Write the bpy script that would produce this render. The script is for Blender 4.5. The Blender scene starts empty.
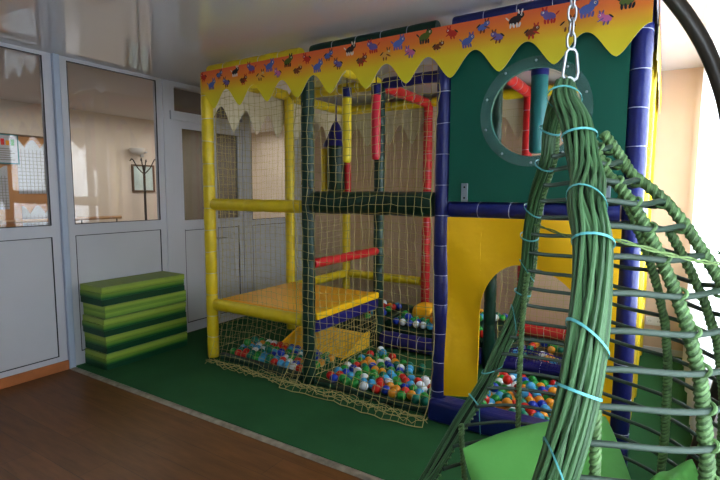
import bpy, math, random
import numpy as np
from mathutils import Vector, Matrix
random.seed(7)
C = bpy.context.scene.collection
PI = math.pi

# ------------------------------------------------------------------ materials
def srgb(r, g, b):
    f = lambda c: (c/255/12.92) if c/255 <= .04045 else ((c/255+.055)/1.055)**2.4
    return (f(r), f(g), f(b), 1)
def nm(name):
    m = bpy.data.materials.new(name); m.use_nodes = True
    return m, m.node_tree, m.node_tree.nodes['Principled BSDF']
def mat(name, col, rough=.5, spec=.5, metal=0, noise=0, scale=8, bump=0, bscale=60, coat=0):
    m, nt, b = nm(name)
    b.inputs['Roughness'].default_value = rough
    b.inputs['Metallic'].default_value = metal
    b.inputs['Specular IOR Level'].default_value = spec
    b.inputs['Coat Weight'].default_value = coat
    b.inputs['Base Color'].default_value = col
    tc = nt.nodes.new('ShaderNodeTexCoord')
    if noise:
        n = nt.nodes.new('ShaderNodeTexNoise'); n.inputs['Scale'].default_value = scale; n.inputs['Detail'].default_value = 6
        nt.links.new(tc.outputs['Object'], n.inputs['Vector'])
        r = nt.nodes.new('ShaderNodeValToRGB')
        r.color_ramp.elements[0].position = .3; r.color_ramp.elements[1].position = .7
        r.color_ramp.elements[0].color = tuple(c*(1-noise) for c in col[:3])+(1,)
        r.color_ramp.elements[1].color = tuple(min(1, c*(1+noise)) for c in col[:3])+(1,)
        nt.links.new(n.outputs['Fac'], r.inputs['Fac']); nt.links.new(r.outputs['Color'], b.inputs['Base Color'])
    if bump:
        n2 = nt.nodes.new('ShaderNodeTexNoise'); n2.inputs['Scale'].default_value = bscale; n2.inputs['Detail'].default_value = 3
        nt.links.new(tc.outputs['Object'], n2.inputs['Vector'])
        bp = nt.nodes.new('ShaderNodeBump'); bp.inputs['Strength'].default_value = bump; bp.inputs['Distance'].default_value = .02
        nt.links.new(n2.outputs['Fac'], bp.inputs['Height']); nt.links.new(bp.outputs['Normal'], b.inputs['Normal'])
    return m
def glass(name, tint=(.9,.93,.92,1), refl=.12, rough=.02):
    m = bpy.data.materials.new(name); m.use_nodes = True; nt = m.node_tree; nt.nodes.clear()
    o = nt.nodes.new('ShaderNodeOutputMaterial'); t = nt.nodes.new('ShaderNodeBsdfTransparent'); g = nt.nodes.new('ShaderNodeBsdfGlossy')
    t.inputs['Color'].default_value = tint; g.inputs['Roughness'].default_value = rough
    lw = nt.nodes.new('ShaderNodeLayerWeight'); lw.inputs['Blend'].default_value = .5
    fr = nt.nodes.new('ShaderNodeMath'); fr.operation = 'POWER'; fr.inputs[1].default_value = 4; nt.links.new(lw.outputs['Facing'], fr.inputs[0])
    ad = nt.nodes.new('ShaderNodeMath'); ad.operation = 'ADD'; ad.inputs[1].default_value = refl; ad.use_clamp = True
    mx = nt.nodes.new('ShaderNodeMixShader')
    nt.links.new(fr.outputs[0], ad.inputs[0]); nt.links.new(ad.outputs[0], mx.inputs[0])
    nt.links.new(t.outputs[0], mx.inputs[1]); nt.links.new(g.outputs[0], mx.inputs[2]); nt.links.new(mx.outputs[0], o.inputs['Surface'])
    return m

M = {}
M['white_pvc'] = mat('white_pvc', srgb(198,199,205), .35, .4)
M['pvc_blue'] = mat('pvc_pilaster', srgb(176,188,206), .35, .4)
M['panel'] = mat('panel_white', srgb(198,199,204), .4, .4, noise=.03, scale=2)
M['gap'] = mat('dark_gasket', srgb(40,42,48), .6)
M['beige'] = mat('beige_wall', srgb(208,182,158), .8, .2, noise=.05, scale=3)
M['beige2'] = mat('cream_wall', srgb(222,208,192), .8, .2, noise=.05, scale=2)
M['white_wall'] = mat('white_wall', srgb(225,225,225), .8, .2)
M['glass'] = glass('window_glass', (.94,.96,.97,1), .05)
M['shade_tint_glass'] = glass('door_glass', (.48,.50,.50,1), .05)  # tint puts the darkness of the room beyond into the glass
M['acrylic'] = glass('acrylic_dome', (.96,.98,.98,1), .0, .12)
M['yellow'] = mat('yellow_vinyl', srgb(225,200,35), .38, .5, noise=.06, scale=14, bump=.25, bscale=22)
M['fabric_yellow'] = mat('yellow_fabric_vinyl', srgb(252,200,14), .42, .45, noise=.04, scale=5, bump=.35, bscale=5)
M['orange_pad'] = mat('orange_yellow_vinyl', srgb(248,182,18), .4, .45, noise=.05, scale=4)
M['blue'] = mat('blue_vinyl', srgb(24,36,108), .3, .55, noise=.08, scale=14, bump=.25, bscale=22)
M['navy'] = mat('navy_vinyl', srgb(30,28,110), .4, .5, noise=.08, scale=14)
M['green'] = mat('dark_green_vinyl', srgb(10,52,38), .38, .5, noise=.1, scale=14, bump=.25, bscale=22)
M['green_hi'] = mat('mid_green_vinyl', srgb(16,110,80), .38, .5, noise=.08, scale=14)
M['green_panel'] = mat('green_panel_vinyl', srgb(0,96,78), .45, .45, noise=.03, scale=2)
M['teal'] = mat('teal_vinyl', srgb(40,110,110), .35, .5, noise=.08, scale=10)
M['red'] = mat('red_vinyl', srgb(200,36,40), .38, .5, noise=.08, scale=14, bump=.2, bscale=22)
M['tie'] = mat('pale_lacing', srgb(200,205,225), .6)
M['net'] = mat('cream_net_cord', srgb(186,174,118), .8, .1)
M['net_navy'] = mat('navy_net_cord', srgb(50,45,130), .8, .1)
M['carpet'] = mat('green_carpet', srgb(50,98,60), .9, .15, noise=.10, scale=3, bump=.3, bscale=300)
M['strip'] = mat('worn_threshold', srgb(150,140,125), .45, .4, noise=.35, scale=18, metal=.2)
M['base_wood'] = mat('orange_baseboard', srgb(178,112,66), .5, .4, noise=.12, scale=9)
M['metal'] = mat('brushed_steel', srgb(185,188,192), .3, .5, metal=1)
M['hinge'] = mat('grey_plate', srgb(150,165,175), .4, .5, metal=.4)
M['black'] = mat('black_paint', srgb(58,54,48), .3, .5, noise=.1, scale=5)
M['cane'] = mat('green_cane', srgb(78,114,76), .38, .45, noise=.14, scale=7)
M['cane2'] = mat('green_cane_dark', srgb(56,88,56), .4, .45, noise=.14, scale=7)
M['hoop'] = mat('grey_green_hoop', srgb(60,78,66), .42, .5, noise=.08, scale=6)
M['rope'] = mat('green_wrapping', srgb(104,136,88), .45, .4, noise=.42, scale=45)
M['rope_dark'] = mat('dark_green_wrapping', srgb(78,106,66), .5, .4, noise=.3, scale=45)
M['cane_gap_shade'] = mat('painted_cane_gap_shade', srgb(26,40,24), .7, .2)  # near-black colour paints the shade in the gaps between canes
M['twine'] = mat('pale_green_twine', srgb(125,150,98), .6, .2, noise=.2, scale=60)
M['ziptie'] = mat('aqua_tie', srgb(100,178,180), .35, .5)
M['cushion'] = mat('light_green_cushion', srgb(112,184,96), .75, .2, noise=.04, scale=6, bump=.35, bscale=14)
M['socket'] = mat('white_plastic', srgb(225,222,215), .35)
M['dark_hole'] = mat('dark_hole', srgb(30,28,28), .6)
M['cork'] = mat('brown_board', srgb(186,138,96), .8, .2, noise=.06, scale=4)
M['paper'] = mat('paper_white', srgb(172,172,174), .7)
M['wood_rail'] = mat('wood_rail', srgb(176,138,104), .5, noise=.1, scale=10)
M['mirror'] = mat('mirror_glass', srgb(205,222,218), .3, .5, metal=.15, noise=.12, scale=6)
M['frame_brown'] = mat('brown_frame', srgb(110,86,66), .5)
M['banner_back'] = mat('banner_reverse', srgb(215,205,180), .5, .3)
BALL = {'red': srgb(205,40,28), 'orange': srgb(225,150,36), 'green': srgb(40,150,62), 'sky blue': srgb(70,160,205),
        'dark blue': srgb(24,60,170), 'white': srgb(225,232,235), 'teal': srgb(12,120,96)}
for k, c in BALL.items(): M['ball_'+k] = mat('ball_'+k.replace(' ', '_'), c, .3, .5, noise=.05, scale=9)

# wooden floor: planks running along X
def wood_floor():
    m, nt, b = nm('brown_wood_floor'); L = nt.links
    tc = nt.nodes.new('ShaderNodeTexCoord'); br = nt.nodes.new('ShaderNodeTexBrick')
    br.inputs['Scale'].default_value = 1; br.inputs['Brick Width'].default_value = 1.35; br.inputs['Row Height'].default_value = .19
    br.inputs['Mortar Size'].default_value = .0015; br.inputs['Color1'].default_value = srgb(124,82,44); br.inputs['Color2'].default_value = srgb(112,74,40)
    br.inputs['Mortar'].default_value = srgb(74,54,38); br.offset = .37
    L.new(tc.outputs['Object'], br.inputs['Vector'])
    mp = nt.nodes.new('ShaderNodeMapping'); mp.inputs['Scale'].default_value = (1.2, 9, 1); L.new(tc.outputs['Object'], mp.inputs['Vector'])
    n = nt.nodes.new('ShaderNodeTexNoise'); n.inputs['Scale'].default_value = 2.5; n.inputs['Detail'].default_value = 8; n.inputs['Roughness'].default_value = .65
    L.new(mp.outputs[0], n.inputs['Vector'])
    r = nt.nodes.new('ShaderNodeValToRGB'); r.color_ramp.elements[0].position = .32; r.color_ramp.elements[1].position = .75
    r.color_ramp.elements[0].color = (.62,.60,.58,1); r.color_ramp.elements[1].color = (1.25,1.22,1.2,1)
    L.new(n.outputs['Fac'], r.inputs['Fac'])
    mx = nt.nodes.new('ShaderNodeMix'); mx.data_type = 'RGBA'; mx.blend_type = 'MULTIPLY'; mx.inputs[0].default_value = .8
    L.new(br.outputs['Color'], mx.inputs[6]); L.new(r.outputs['Color'], mx.inputs[7]); L.new(mx.outputs[2], b.inputs['Base Color'])
    b.inputs['Roughness'].default_value = .42; b.inputs['Specular IOR Level'].default_value = .35
    return m
M['wood'] = wood_floor()
def ceiling_mat():
    m = bpy.data.materials.new('glossy_stretch_ceiling'); m.use_nodes = True; nt = m.node_tree; b = nt.nodes['Principled BSDF']
    b.inputs['Base Color'].default_value = srgb(214,214,218); b.inputs['Roughness'].default_value = .5
    g = nt.nodes.new('ShaderNodeBsdfGlossy'); g.inputs['Roughness'].default_value = .03; g.inputs['Color'].default_value = (.86,.88,.92,1)
    lw = nt.nodes.new('ShaderNodeFresnel'); lw.inputs['IOR'].default_value = 2.4
    mx = nt.nodes.new('ShaderNodeMixShader'); o = nt.nodes['Material Output']
    nt.links.new(lw.outputs[0], mx.inputs[0]); nt.links.new(b.outputs[0], mx.inputs[1]); nt.links.new(g.outputs[0], mx.inputs[2]); nt.links.new(mx.outputs[0], o.inputs['Surface'])
    return m
M['ceiling'] = ceiling_mat()
def curtain_mat(name, col, tr=.5):
    m = bpy.data.materials.new(name); m.use_nodes = True; nt = m.node_tree; nt.nodes.clear()
    o = nt.nodes.new('ShaderNodeOutputMaterial'); d = nt.nodes.new('ShaderNodeBsdfDiffuse'); t = nt.nodes.new('ShaderNodeBsdfTranslucent')
    d.inputs['Color'].default_value = col; t.inputs['Color'].default_value = col
    mx = nt.nodes.new('ShaderNodeMixShader'); mx.inputs[0].default_value = tr
    tp = nt.nodes.new('ShaderNodeBsdfTransparent'); m2 = nt.nodes.new('ShaderNodeMixShader'); m2.inputs[0].default_value = .12
    nt.links.new(d.outputs[0], mx.inputs[1]); nt.links.new(t.outputs[0], mx.inputs[2]); nt.links.new(mx.outputs[0], m2.inputs[1]); nt.links.new(tp.outputs[0], m2.inputs[2])
    nt.links.new(m2.outputs[0], o.inputs['Surface']); return m
M['curtain'] = curtain_mat('sheer_curtain', (.93,.95,1,1), .6)
def banner_mat():
    m, nt, b = nm('orange_yellow_banner')
    tc = nt.nodes.new('ShaderNodeTexCoord'); s = nt.nodes.new('ShaderNodeSeparateXYZ'); nt.links.new(tc.outputs['Object'], s.inputs[0])
    mr = nt.nodes.new('ShaderNodeMapRange'); mr.inputs['From Min'].default_value = 2.335; mr.inputs['From Max'].default_value = 2.668
    nt.links.new(s.outputs['Z'], mr.inputs['Value'])
    r = nt.nodes.new('ShaderNodeValToRGB'); e = r.color_ramp.elements
    e[0].position = 0; e[0].color = srgb(222,214,48); e[1].position = 1; e[1].color = srgb(238,112,66)
    x = r.color_ramp.elements.new(.42); x.color = srgb(232,206,44)
    x = r.color_ramp.elements.new(.75); x.color = srgb(240,140,50)
    nt.links.new(mr.outputs[0], r.inputs['Fac']); nt.links.new(r.outputs['Color'], b.inputs['Base Color'])
    b.inputs['Roughness'].default_value = .42
    return m
M['banner'] = banner_mat()
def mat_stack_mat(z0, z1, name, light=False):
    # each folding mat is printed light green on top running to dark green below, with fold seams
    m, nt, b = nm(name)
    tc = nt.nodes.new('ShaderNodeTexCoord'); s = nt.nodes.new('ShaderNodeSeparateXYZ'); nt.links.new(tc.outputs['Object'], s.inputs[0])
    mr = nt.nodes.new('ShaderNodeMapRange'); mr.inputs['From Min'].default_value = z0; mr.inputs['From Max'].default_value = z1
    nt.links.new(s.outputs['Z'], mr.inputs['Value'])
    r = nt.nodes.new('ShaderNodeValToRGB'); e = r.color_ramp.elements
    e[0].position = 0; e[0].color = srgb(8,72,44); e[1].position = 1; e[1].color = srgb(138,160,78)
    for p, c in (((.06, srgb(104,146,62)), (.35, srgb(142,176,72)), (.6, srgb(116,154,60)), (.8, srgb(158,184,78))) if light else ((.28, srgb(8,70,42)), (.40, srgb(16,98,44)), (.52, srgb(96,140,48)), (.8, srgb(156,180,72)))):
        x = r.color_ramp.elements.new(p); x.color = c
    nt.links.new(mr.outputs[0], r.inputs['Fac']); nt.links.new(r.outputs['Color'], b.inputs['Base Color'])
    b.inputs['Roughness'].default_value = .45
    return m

# ------------------------------------------------------------------ mesh builder
class MB:
    def __init__(s): s.v = []; s.f = []; s.m = []; s.mats = []
    def mi(s, m):
        if m not in s.mats: s.mats.append(m)
        return s.mats.index(m)
    def face(s, idx, k): s.f.append(idx); s.m.append(k)
    def box(s, x0, x1, y0, y1, z0, z1, m):
        k = s.mi(m); b = len(s.v)
        for x in (x0, x1):
            for y in (y0, y1):
                for z in (z0, z1): s.v.append((x, y, z))
        for q in ((0,1,3,2), (4,6,7,5), (0,4,5,1), (2,3,7,6), (0,2,6,4), (1,5,7,3)): s.face(tuple(b+i for i in q), k)
        return s
    def tube(s, pts, r, m, n=8, closed=False, caps=True):
        k = s.mi(m); P = [Vector(p) for p in pts]; N = len(P)
        R = r if isinstance(r, (list, tuple)) else [r]*N
        b = len(s.v); prev = None
        for i in range(N):
            if closed: t = P[(i+1) % N]-P[i-1]
            else: t = P[min(i+1, N-1)]-P[max(i-1, 0)]
            if t.length < 1e-9: t = Vector((0,0,1))
            t.normalize()
            if prev is None:
                u = t.orthogonal().normalized()
            else:
                u = prev-t*prev.dot(t)
                u = u.normalized() if u.length > 1e-6 else t.orthogonal().normalized()
            prev = u; w = t.cross(u)
            for j in range(n):
                an = 2*PI*j/n; q = P[i]+(u*math.cos(an)+w*math.sin(an))*R[i]; s.v.append(q[:])
        for i in range(N if closed else N-1):
            a0 = b+i*n; a1 = b+((i+1) % N)*n
            for j in range(n): s.face((a0+j, a0+(j+1) % n, a1+(j+1) % n, a1+j), k)
        if caps and not closed:
            s.face(tuple(b+j for j in reversed(range(n))), k); s.face(tuple(b+(N-1)*n+j for j in range(n)), k)
        return s
    def grid(s, fn, nu, nv, m, back=None):
        k = s.mi(m); b = len(s.v)
        for i in range(nu+1):
            for j in range(nv+1): s.v.append(tuple(fn(i/nu, j/nv)))
        for i in range(nu):
            for j in range(nv):
                a = b+i*(nv+1)+j; s.face((a, a+nv+1, a+nv+2, a+1), k)
        return s
    def lathe(s, prof, c, m, n=20, axis=(0,0,1)):
        ax = Vector(axis).normalized(); u = ax.orthogonal().normalized(); w = ax.cross(u); k = s.mi(m); b = len(s.v); c = Vector(c)
        for (r, h) in prof:
            for j in range(n):
                an = 2*PI*j/n; s.v.append((c+ax*h+(u*math.cos(an)+w*math.sin(an))*max(r, 1e-4))[:])
        for i in range(len(prof)-1):
            for j in range(n): s.face((b+i*n+j, b+i*n+(j+1) % n, b+(i+1)*n+(j+1) % n, b+(i+1)*n+j), k)
        return s
    def prism(s, poly, fn, d, m, k2=None):
        # poly: 2-D outline; fn(x, y, t) -> 3-D with t in 0..1 through the thickness
        k = s.mi(m); b = len(s.v); n = len(poly)
        for t in (0, 1):
            for (x, y) in poly: s.v.append(tuple(fn(x, y, t*d)))
        s.face(tuple(b+i for i in range(n)), k); s.face(tuple(b+n+i for i in reversed(range(n))), k if k2 is None else s.mi(k2))
        for i in range(n): s.face((b+i, b+(i+1) % n, b+n+(i+1) % n, b+n+i), k)
        return s
    def build(s, name, parent=None, smooth=False, bevel=0, loc=None):
        me = bpy.data.meshes.new(name); me.from_pydata(s.v, [], s.f)
        for m in s.mats: me.materials.append(m)
        me.polygons.foreach_set('material_index', s.m)
        if smooth: me.polygons.foreach_set('use_smooth', [True]*len(s.f))
        me.update()
        if smooth and hasattr(me, 'set_sharp_from_angle'): me.set_sharp_from_angle(angle=math.radians(50))
        o = bpy.data.objects.new(name, me); C.objects.link(o)
        if parent is not None:
            o.parent = parent
            o.matrix_parent_inverse = Matrix.Translation(-parent.location) if loc is None else Matrix.Identity(4)
            if loc is not None: o.location = loc
        elif loc is not None: o.location = loc
        if bevel:
            md = o.modifiers.new('bevel', 'BEVEL'); md.width = bevel; md.segments = 3; md.limit_method = 'ANGLE'; md.angle_limit = math.radians(40)
        return o
def box(*a): return MB().box(*a)
def empty(name, loc): o = bpy.data.objects.new(name, None); o.empty_display_size = .1; C.objects.link(o); o.location = loc; return o
def tag(o, label, cat, group=None):
    o['label'] = label; o['category'] = cat
    if group: o['group'] = group
    return o
def struct(o): o['kind'] = 'structure'; return o
def catmull(P, n=8):
    P = [Vector(p) for p in P]; out = []
    for i in range(len(P)-1):
        a = P[max(i-1, 0)]; b = P[i]; c = P[i+1]; d = P[min(i+2, len(P)-1)]
        for k in range(n):
            t = k/n; out.append(.5*((2*b)+(c-a)*t+(2*a-5*b+4*c-d)*t*t+(3*b-a-3*c+d)*t**3))
    out.append(P[-1]); return out
def lerp_tab(tab, x):
    # tab sorted by descending or ascending x
    t = sorted(tab)
    if x <= t[0][0]: return t[0][1]
    for (a, va), (b, vb) in zip(t, t[1:]):
        if x <= b: return va+(vb-va)*(x-a)/(b-a)
    return t[-1][1]

CE = 2.760; WX = -4.468; WY = 5.54; RX = .40; BY = -3.2
# ------------------------------------------------------------------ room shell
struct(box(WX-.12, RX+.12, BY-.1, 2.17, -.1, 0, M['wood']).build('floor'))
struct(box(WX-.12, RX+.12, 2.17, WY+.12, -.1, -.002, M['wood']).build('floor_subfloor'))
struct(box(WX, RX, 2.225, WY, -.002, .008, M['carpet']).build('floor_carpet'))
def strip_fn(u, v):
    x = WX+.04+u*(RX-WX-.04); return (x, 2.165+v*.062, .003+.009*math.sin(PI*v)**.6)
struct(MB().grid(strip_fn, 60, 6, M['strip']).build('trim_1', smooth=True))
struct(box(WX-.12, RX+.12, BY-.1, WY+.12, CE, CE+.1, M['ceiling']).build('ceiling'))
struct(box(WX-.12, RX+.12, WY, WY+.12, 0, CE, M['beige']).build('wall_back'))
struct(box(WX-.12, RX+.12, BY-.12, BY, 0, CE, M['beige2']).build('wall_front'))
# right wall with two tall window openings; the near one is unseen, added for light
rw = MB()
W1 = (2.6, 5.35); W2 = (-2.6, 1.3)
for (a, b) in ((BY, W2[0]), (W2[1], W1[0]), (W1[1], WY)): rw.box(RX, RX+.14, a, b, 0, CE, M['beige'])
for (a, b) in (W1, W2): rw.box(RX, RX+.14, a, b, 0, .75, M['beige']); rw.box(RX, RX+.14, a, b, 2.6, CE, M['beige'])
struct(rw.build('wall_right'))
for i, (a, b) in enumerate((W1, W2)):
    w = MB(); w.box(RX+.03, RX+.09, a, b, .75, .81, M['white_pvc']); w.box(RX+.03, RX+.09, a, b, 2.54, 2.6, M['white_pvc'])
    n = 3
    for k in range(n+1):
        y = a+(b-a-.06)*k/n; w.box(RX+.03, RX+.09, y, y+.06, .81, 2.54, M['white_pvc'])
    fo = struct(w.build('window_%d' % (i+1)))
    g = MB()
    for k in range(n):
        y = a+(b-a-.06)*k/n; y2 = a+(b-a-.06)*(k+1)/n; g.box(RX+.055, RX+.063, y+.06, y2, .81, 2.54, M['glass'])
    struct(g.build('window_pane', fo))

# ---- left partition of white PVC frames with glass above and panels below
struct(box(WX-.09, WX-.02, BY, .55, 0, CE, M['panel']).build('wall_left'))
T = .04
def frame(y0, y1, name, zs, gl='glass', glz=(1.30, 2.728), panel=(.13, 1.20)):
    """zs: unused; a framed bay: stiles, sill rail, bottom and top rail, a panel and a pane"""
    f = MB(); x0, x1 = WX-.05, WX
    f.box(x0, x1, y0, y0+.07, 0, CE, M['white_pvc']); f.box(x0, x1, y1-.07, y1, 0, CE, M['white_pvc'])
    f.box(x0, x1, y0+.07, y1-.07, panel[1]+.0, glz[0], M['white_pvc'])
    f.box(x0, x1, y0+.07, y1-.07, 0, panel[0], M['white_pvc'])
    f.box(x0, x1, y0+.07, y1-.07, glz[1], CE, M['white_pvc'])
    # gasket lines
    g = .006
    for (za, zb) in (panel, glz):
        f.box(x1-.01, x1+.001, y0+.07, y1-.07, za, za+g, M['gap']); f.box(x1-.01, x1+.001, y0+.07, y1-.07, zb-g, zb, M['gap'])
        f.box(x1-.01, x1+.001, y0+.07, y0+.07+g, za, zb, M['gap']); f.box(x1-.01, x1+.001, y1-.07-g, y1-.07, za, zb, M['gap'])
    o = struct(f.build(name))
    struct(box(x0+.01, x1-.008, y0+.07+g, y1-.07-g, panel[0]+g, panel[1]-g, M['panel']).build('lower_panel', o))
    struct(box(x0+.02, x0+.028, y0+.07, y1-.07, glz[0], glz[1], M[gl]).build('glass_pane', o))
    return o
frame(.55, 2.170, 'window_3', 0)
struct(box(WX-.07, WX+.035, 2.170, 2.224, 0, CE, M['pvc_blue']).build('trim_2', bevel=.008))
frame(2.224, 3.240, 'window_4', 0)
struct(box(WX-.06, WX+.012, 3.240, 3.317, 0, CE, M['white_pvc']).build('trim_3', bevel=.005))
# double door with transom
f = MB()
f.box(WX-.06, WX+.005, 3.317, 3.40, 0, 2.45, M['white_pvc']); f.box(WX-.06, WX+.005, 4.36, 4.44, 0, CE, M['white_pvc'])
f.box(WX-.06, WX+.03, 3.317, 4.44, 2.36, 2.45, M['white_pvc']); f.box(WX-.06, WX+.005, 3.317, 4.36, 2.70, CE, M['white_pvc'])
f.box(WX-.06, WX+.005, 3.317, 3.38, 2.45, 2.70, M['white_pvc'])
tr = struct(f.build('trim_4')); struct(box(WX-.04, WX-.03, 3.38, 4.36, 2.45, 2.70, M['shade_tint_glass']).build('glass_pane', tr))
def leaf(y0, y1, nme, hy):
    d = MB(); x0, x1 = WX-.05, WX-.005
    d.box(x0, x1, y0, y0+.075, .01, 2.36, M['white_pvc']); d.box(x0, x1, y1-.075, y1, .01, 2.36, M['white_pvc'])
    for za, zb in ((.01, .12), (1.18, 1.28), (2.28, 2.36)): d.box(x0, x1-.0005, y0+.075, y1-.075, za, zb, M['white_pvc'])
    d.box(x0+.01, x1-.01, y0+.075, y1-.075, .12, 1.18, M['panel'])
    for z in (.12, 1.165): d.box(x1-.012, x1+.001, y0+.075, y1-.075, z, z+.005, M['gap'])
    for y in (y0+.075, y1-.08): d.box(x1-.012, x1+.001, y, y+.005, .12, 1.18, M['gap'])
    d.box(x1-.01, x1+.001, y1-.003, y1+.002, .01, 2.36, M['gap'])
    o = struct(d.build(nme)); struct(box(x0+.02, x0+.026, y0+.075, y1-.075, 1.28, 2.28, M['shade_tint_glass']).build('glass_pane', o))
    h = MB(); h.tube([(x1, hy, 1.05), (x1+.05, hy, 1.05), (x1+.05, hy+.11, 1.05)], .009, M['metal'], 8); struct(h.build('door_handle', o, True))
leaf(3.40, 3.865, 'door_1', 3.82); leaf(3.87, 4.36, 'door_2', 3.91)
frame(4.44, 5.42, 'window_5', 0, glz=(1.24, 2.728), panel=(.13, 1.17))
struct(box(WX-.06, WX+.012, 5.42, WY, 0, CE, M['white_pvc']).build('trim_5'))
struct(box(WX, WX+.02, .55, 2.17, 0, .085, M['base_wood']).build('baseboard_left', bevel=.004))
struct(box(WX, RX, WY-.015, WY, .008, .07, M['white_pvc']).build('baseboard_back'))

# ---- room behind the partition
FX = -7.2
struct(box(FX-.1, WX-.12, BY, 7.2, -.1, 0, M['wood']).build('floor_hall'))
struct(box(FX-.1, WX-.12, BY, 7.2, CE, CE+.1, M['white_wall']).build('ceiling_hall'))
struct(box(FX-.1, FX, BY, 7.2, 0, CE, M['beige2']).build('wall_hall_back'))
struct(box(FX, WX-.12, 7.1, 7.2, 0, CE, M['beige2']).build('wall_hall_right'))
struct(box(FX, WX-.12, BY-.1, BY, 0, CE, M['beige2']).build('wall_hall_left'))
struct(box(WX-.12, WX-.05, WY, 7.2, 0, CE, M['beige2']).build('wall_hall_side'))
bd = empty('notice_board', (FX, 3.0, 1.0)); tag(bd, 'brown notice board on the cream wall behind the left glass', 'board')
box(FX, FX+.02, 2.3, 3.47, .85, 2.31, M['cork']).build('board_panel', bd, bevel=.004)
fr = MB()
fr.box(FX, FX+.035, 2.27, 2.30, .82, 2.33, M['frame_brown']); fr.box(FX, FX+.035, 3.47, 3.49, .82, 2.33, M['frame_brown'])
fr.box(FX, FX+.035, 2.30, 3.47, 2.31, 2.33, M['frame_brown']); fr.box(FX, FX+.035, 2.30, 3.47, .82, .85, M['frame_brown'])
fr.build('board_frame', bd)
def sheet(y0, y1, z0, z1, label, tips=2):
    poly = [(y0, z0), (y1, z0), (y1, z1)]
    for i in range(1, 24):
        t = i/24; poly.append((y1+(y0-y1)*t, z1-.11+.11*abs(math.cos(PI*t*tips))))
    poly.append((y0, z1)) 
    mb = MB().prism(poly, lambda x, y, t: (FX+.024+t+.0*x, x, y), .004, M['paper'])
    # lace pattern of thin grey threads
    for i in range(1, 8):
        y = y0+(y1-y0)*i/8; mb.box(FX+.0275, FX+.0295, y-.003, y+.003, z0, z1-.13, M['lace'])
    for i in range(1, 12):
        z = z0+(z1-.13-z0)*i/12; mb.box(FX+.0275, FX+.0295, y0, y1, z-.003, z+.003, M['lace'])
    tag(mb.build('lace_sheet'), label, 'lace sheet')
M['lace'] = mat('lace_thread', srgb(130,122,112), .8)
sheet(3.0, 3.375, 1.56, 2.27, 'large white lace sheet with scalloped top on the brown board')
sheet(3.02, 3.40, .90, 1.40, 'white lace sheet low on the brown board, below the rail')
sheet(2.60, 2.88, 1.36, 1.92, 'narrow white lace sheet at the left edge of the brown board', 1)
po = MB(); po.box(FX+.037, FX+.041, 2.70, 3.02, 1.94, 2.32, M['paper'])
for i in range(3): po.box(FX+.041, FX+.043, 2.82+i*.055, 2.86+i*.055, 2.18, 2.26-.02*(i % 2), (M['ball_red'], M['ball_orange'], M['ball_green'])[i])
for i in range(6): po.box(FX+.041, FX+.0425, 2.75, 2.97-.03*(i % 3), 1.99+i*.028, 2.0+i*.028, M['lace'])
for z in (1.94, 2.305): po.box(FX+.041, FX+.0425, 2.70, 3.02, z, z+.015, M['teal'])
for y in (2.70, 3.005): po.box(FX+.041, FX+.0425, y, y+.015, 1.94, 2.32, M['teal'])
tag(po.build('poster'), 'small white poster with coloured drawing on the brown board', 'poster')
hr = MB(); hr.tube([(FX+.09, 1.2, 1.2), (FX+.09, 4.35, 1.2)], .024, M['wood_rail'], 10)
hrr = empty('handrail', (FX, 3, 1.2)); tag(hrr, 'wooden wall handrail running below the board in the far room', 'handrail'); hr.build('rail', hrr, True)
for y in (1.2, 2.0, 3.75, 4.28): MB().tube([(FX, y, 1.12), (FX+.09, y, 1.12), (FX+.09, y, 1.19)], .009, M['black'], 6).build('bracket', hrr, True)
cr = empty('coat_rack', (FX+.35, 4.60, 0)); tag(cr, 'thin black standing coat rack in the far room', 'coat rack')
cx, cy = FX+.35, 4.60
MB().tube([(cx, cy, .03), (cx, cy, 2.0)], .018, M['dark_hole'], 8).build('pole', cr, True)
for k in range(4):
    a = PI/4+k*PI/2; d = Vector((math.cos(a), math.sin(a), 0)); p = Vector((cx, cy, 0))
    MB().tube(catmull([p+Vector((0,0,1.86)), p+d*.09+Vector((0,0,1.96)), p+d*.16+Vector((0,0,2.09)), p+d*.2+Vector((0,0,2.06))], 5), .008, M['dark_hole'], 6).build('hook', cr, True)
    MB().tube(catmull([p+Vector((0,0,.25)), p+d*.12+Vector((0,0,.12)), p+d*.24+Vector((0,0,.012))], 5), .01, M['black'], 6).build('foot', cr, True)
mr = empty('wall_mirror', (FX, 4.9, 1.75)); tag(mr, 'small brown framed mirror on the cream wall behind the coat rack', 'mirror')
box(FX, FX+.015, 4.635, 4.98, 1.615, 2.00, M['mirror']).build('mirror_glass', mr)
fm = MB()
for b_ in ((4.61, 4.635, 1.59, 2.025), (4.98, 5.005, 1.59, 2.025), (4.635, 4.98, 1.59, 1.615), (4.635, 4.98, 2.00, 2.025)): fm.box(FX, FX+.03, b_[0], b_[1], b_[2], b_[3], M['frame_brown'])
fm.build('mirror_frame', mr)
sc = empty('wall_sconce', (FX, 4.78, 2.2)); tag(sc, 'small white bowl wall lamp above the mirror in the far room', 'wall lamp')
MB().lathe([(0,-.06), (.07,-.05), (.11,-.01), (.125,.04), (.115,.04), (.0,-.03)], (FX+.14, 4.64, 2.23), M['socket'], 20).build('bowl', sc, True)
MB().tube([(FX, 4.80, 2.22), (FX+.14, 4.80, 2.22), (FX+.14, 4.75, 2.22)], .014, M['metal'], 8).build('arm', sc, True)
box(FX, FX+.02, 4.77, 4.83, 2.15, 2.29, M['metal']).build('back_plate', sc, bevel=.004)

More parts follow.
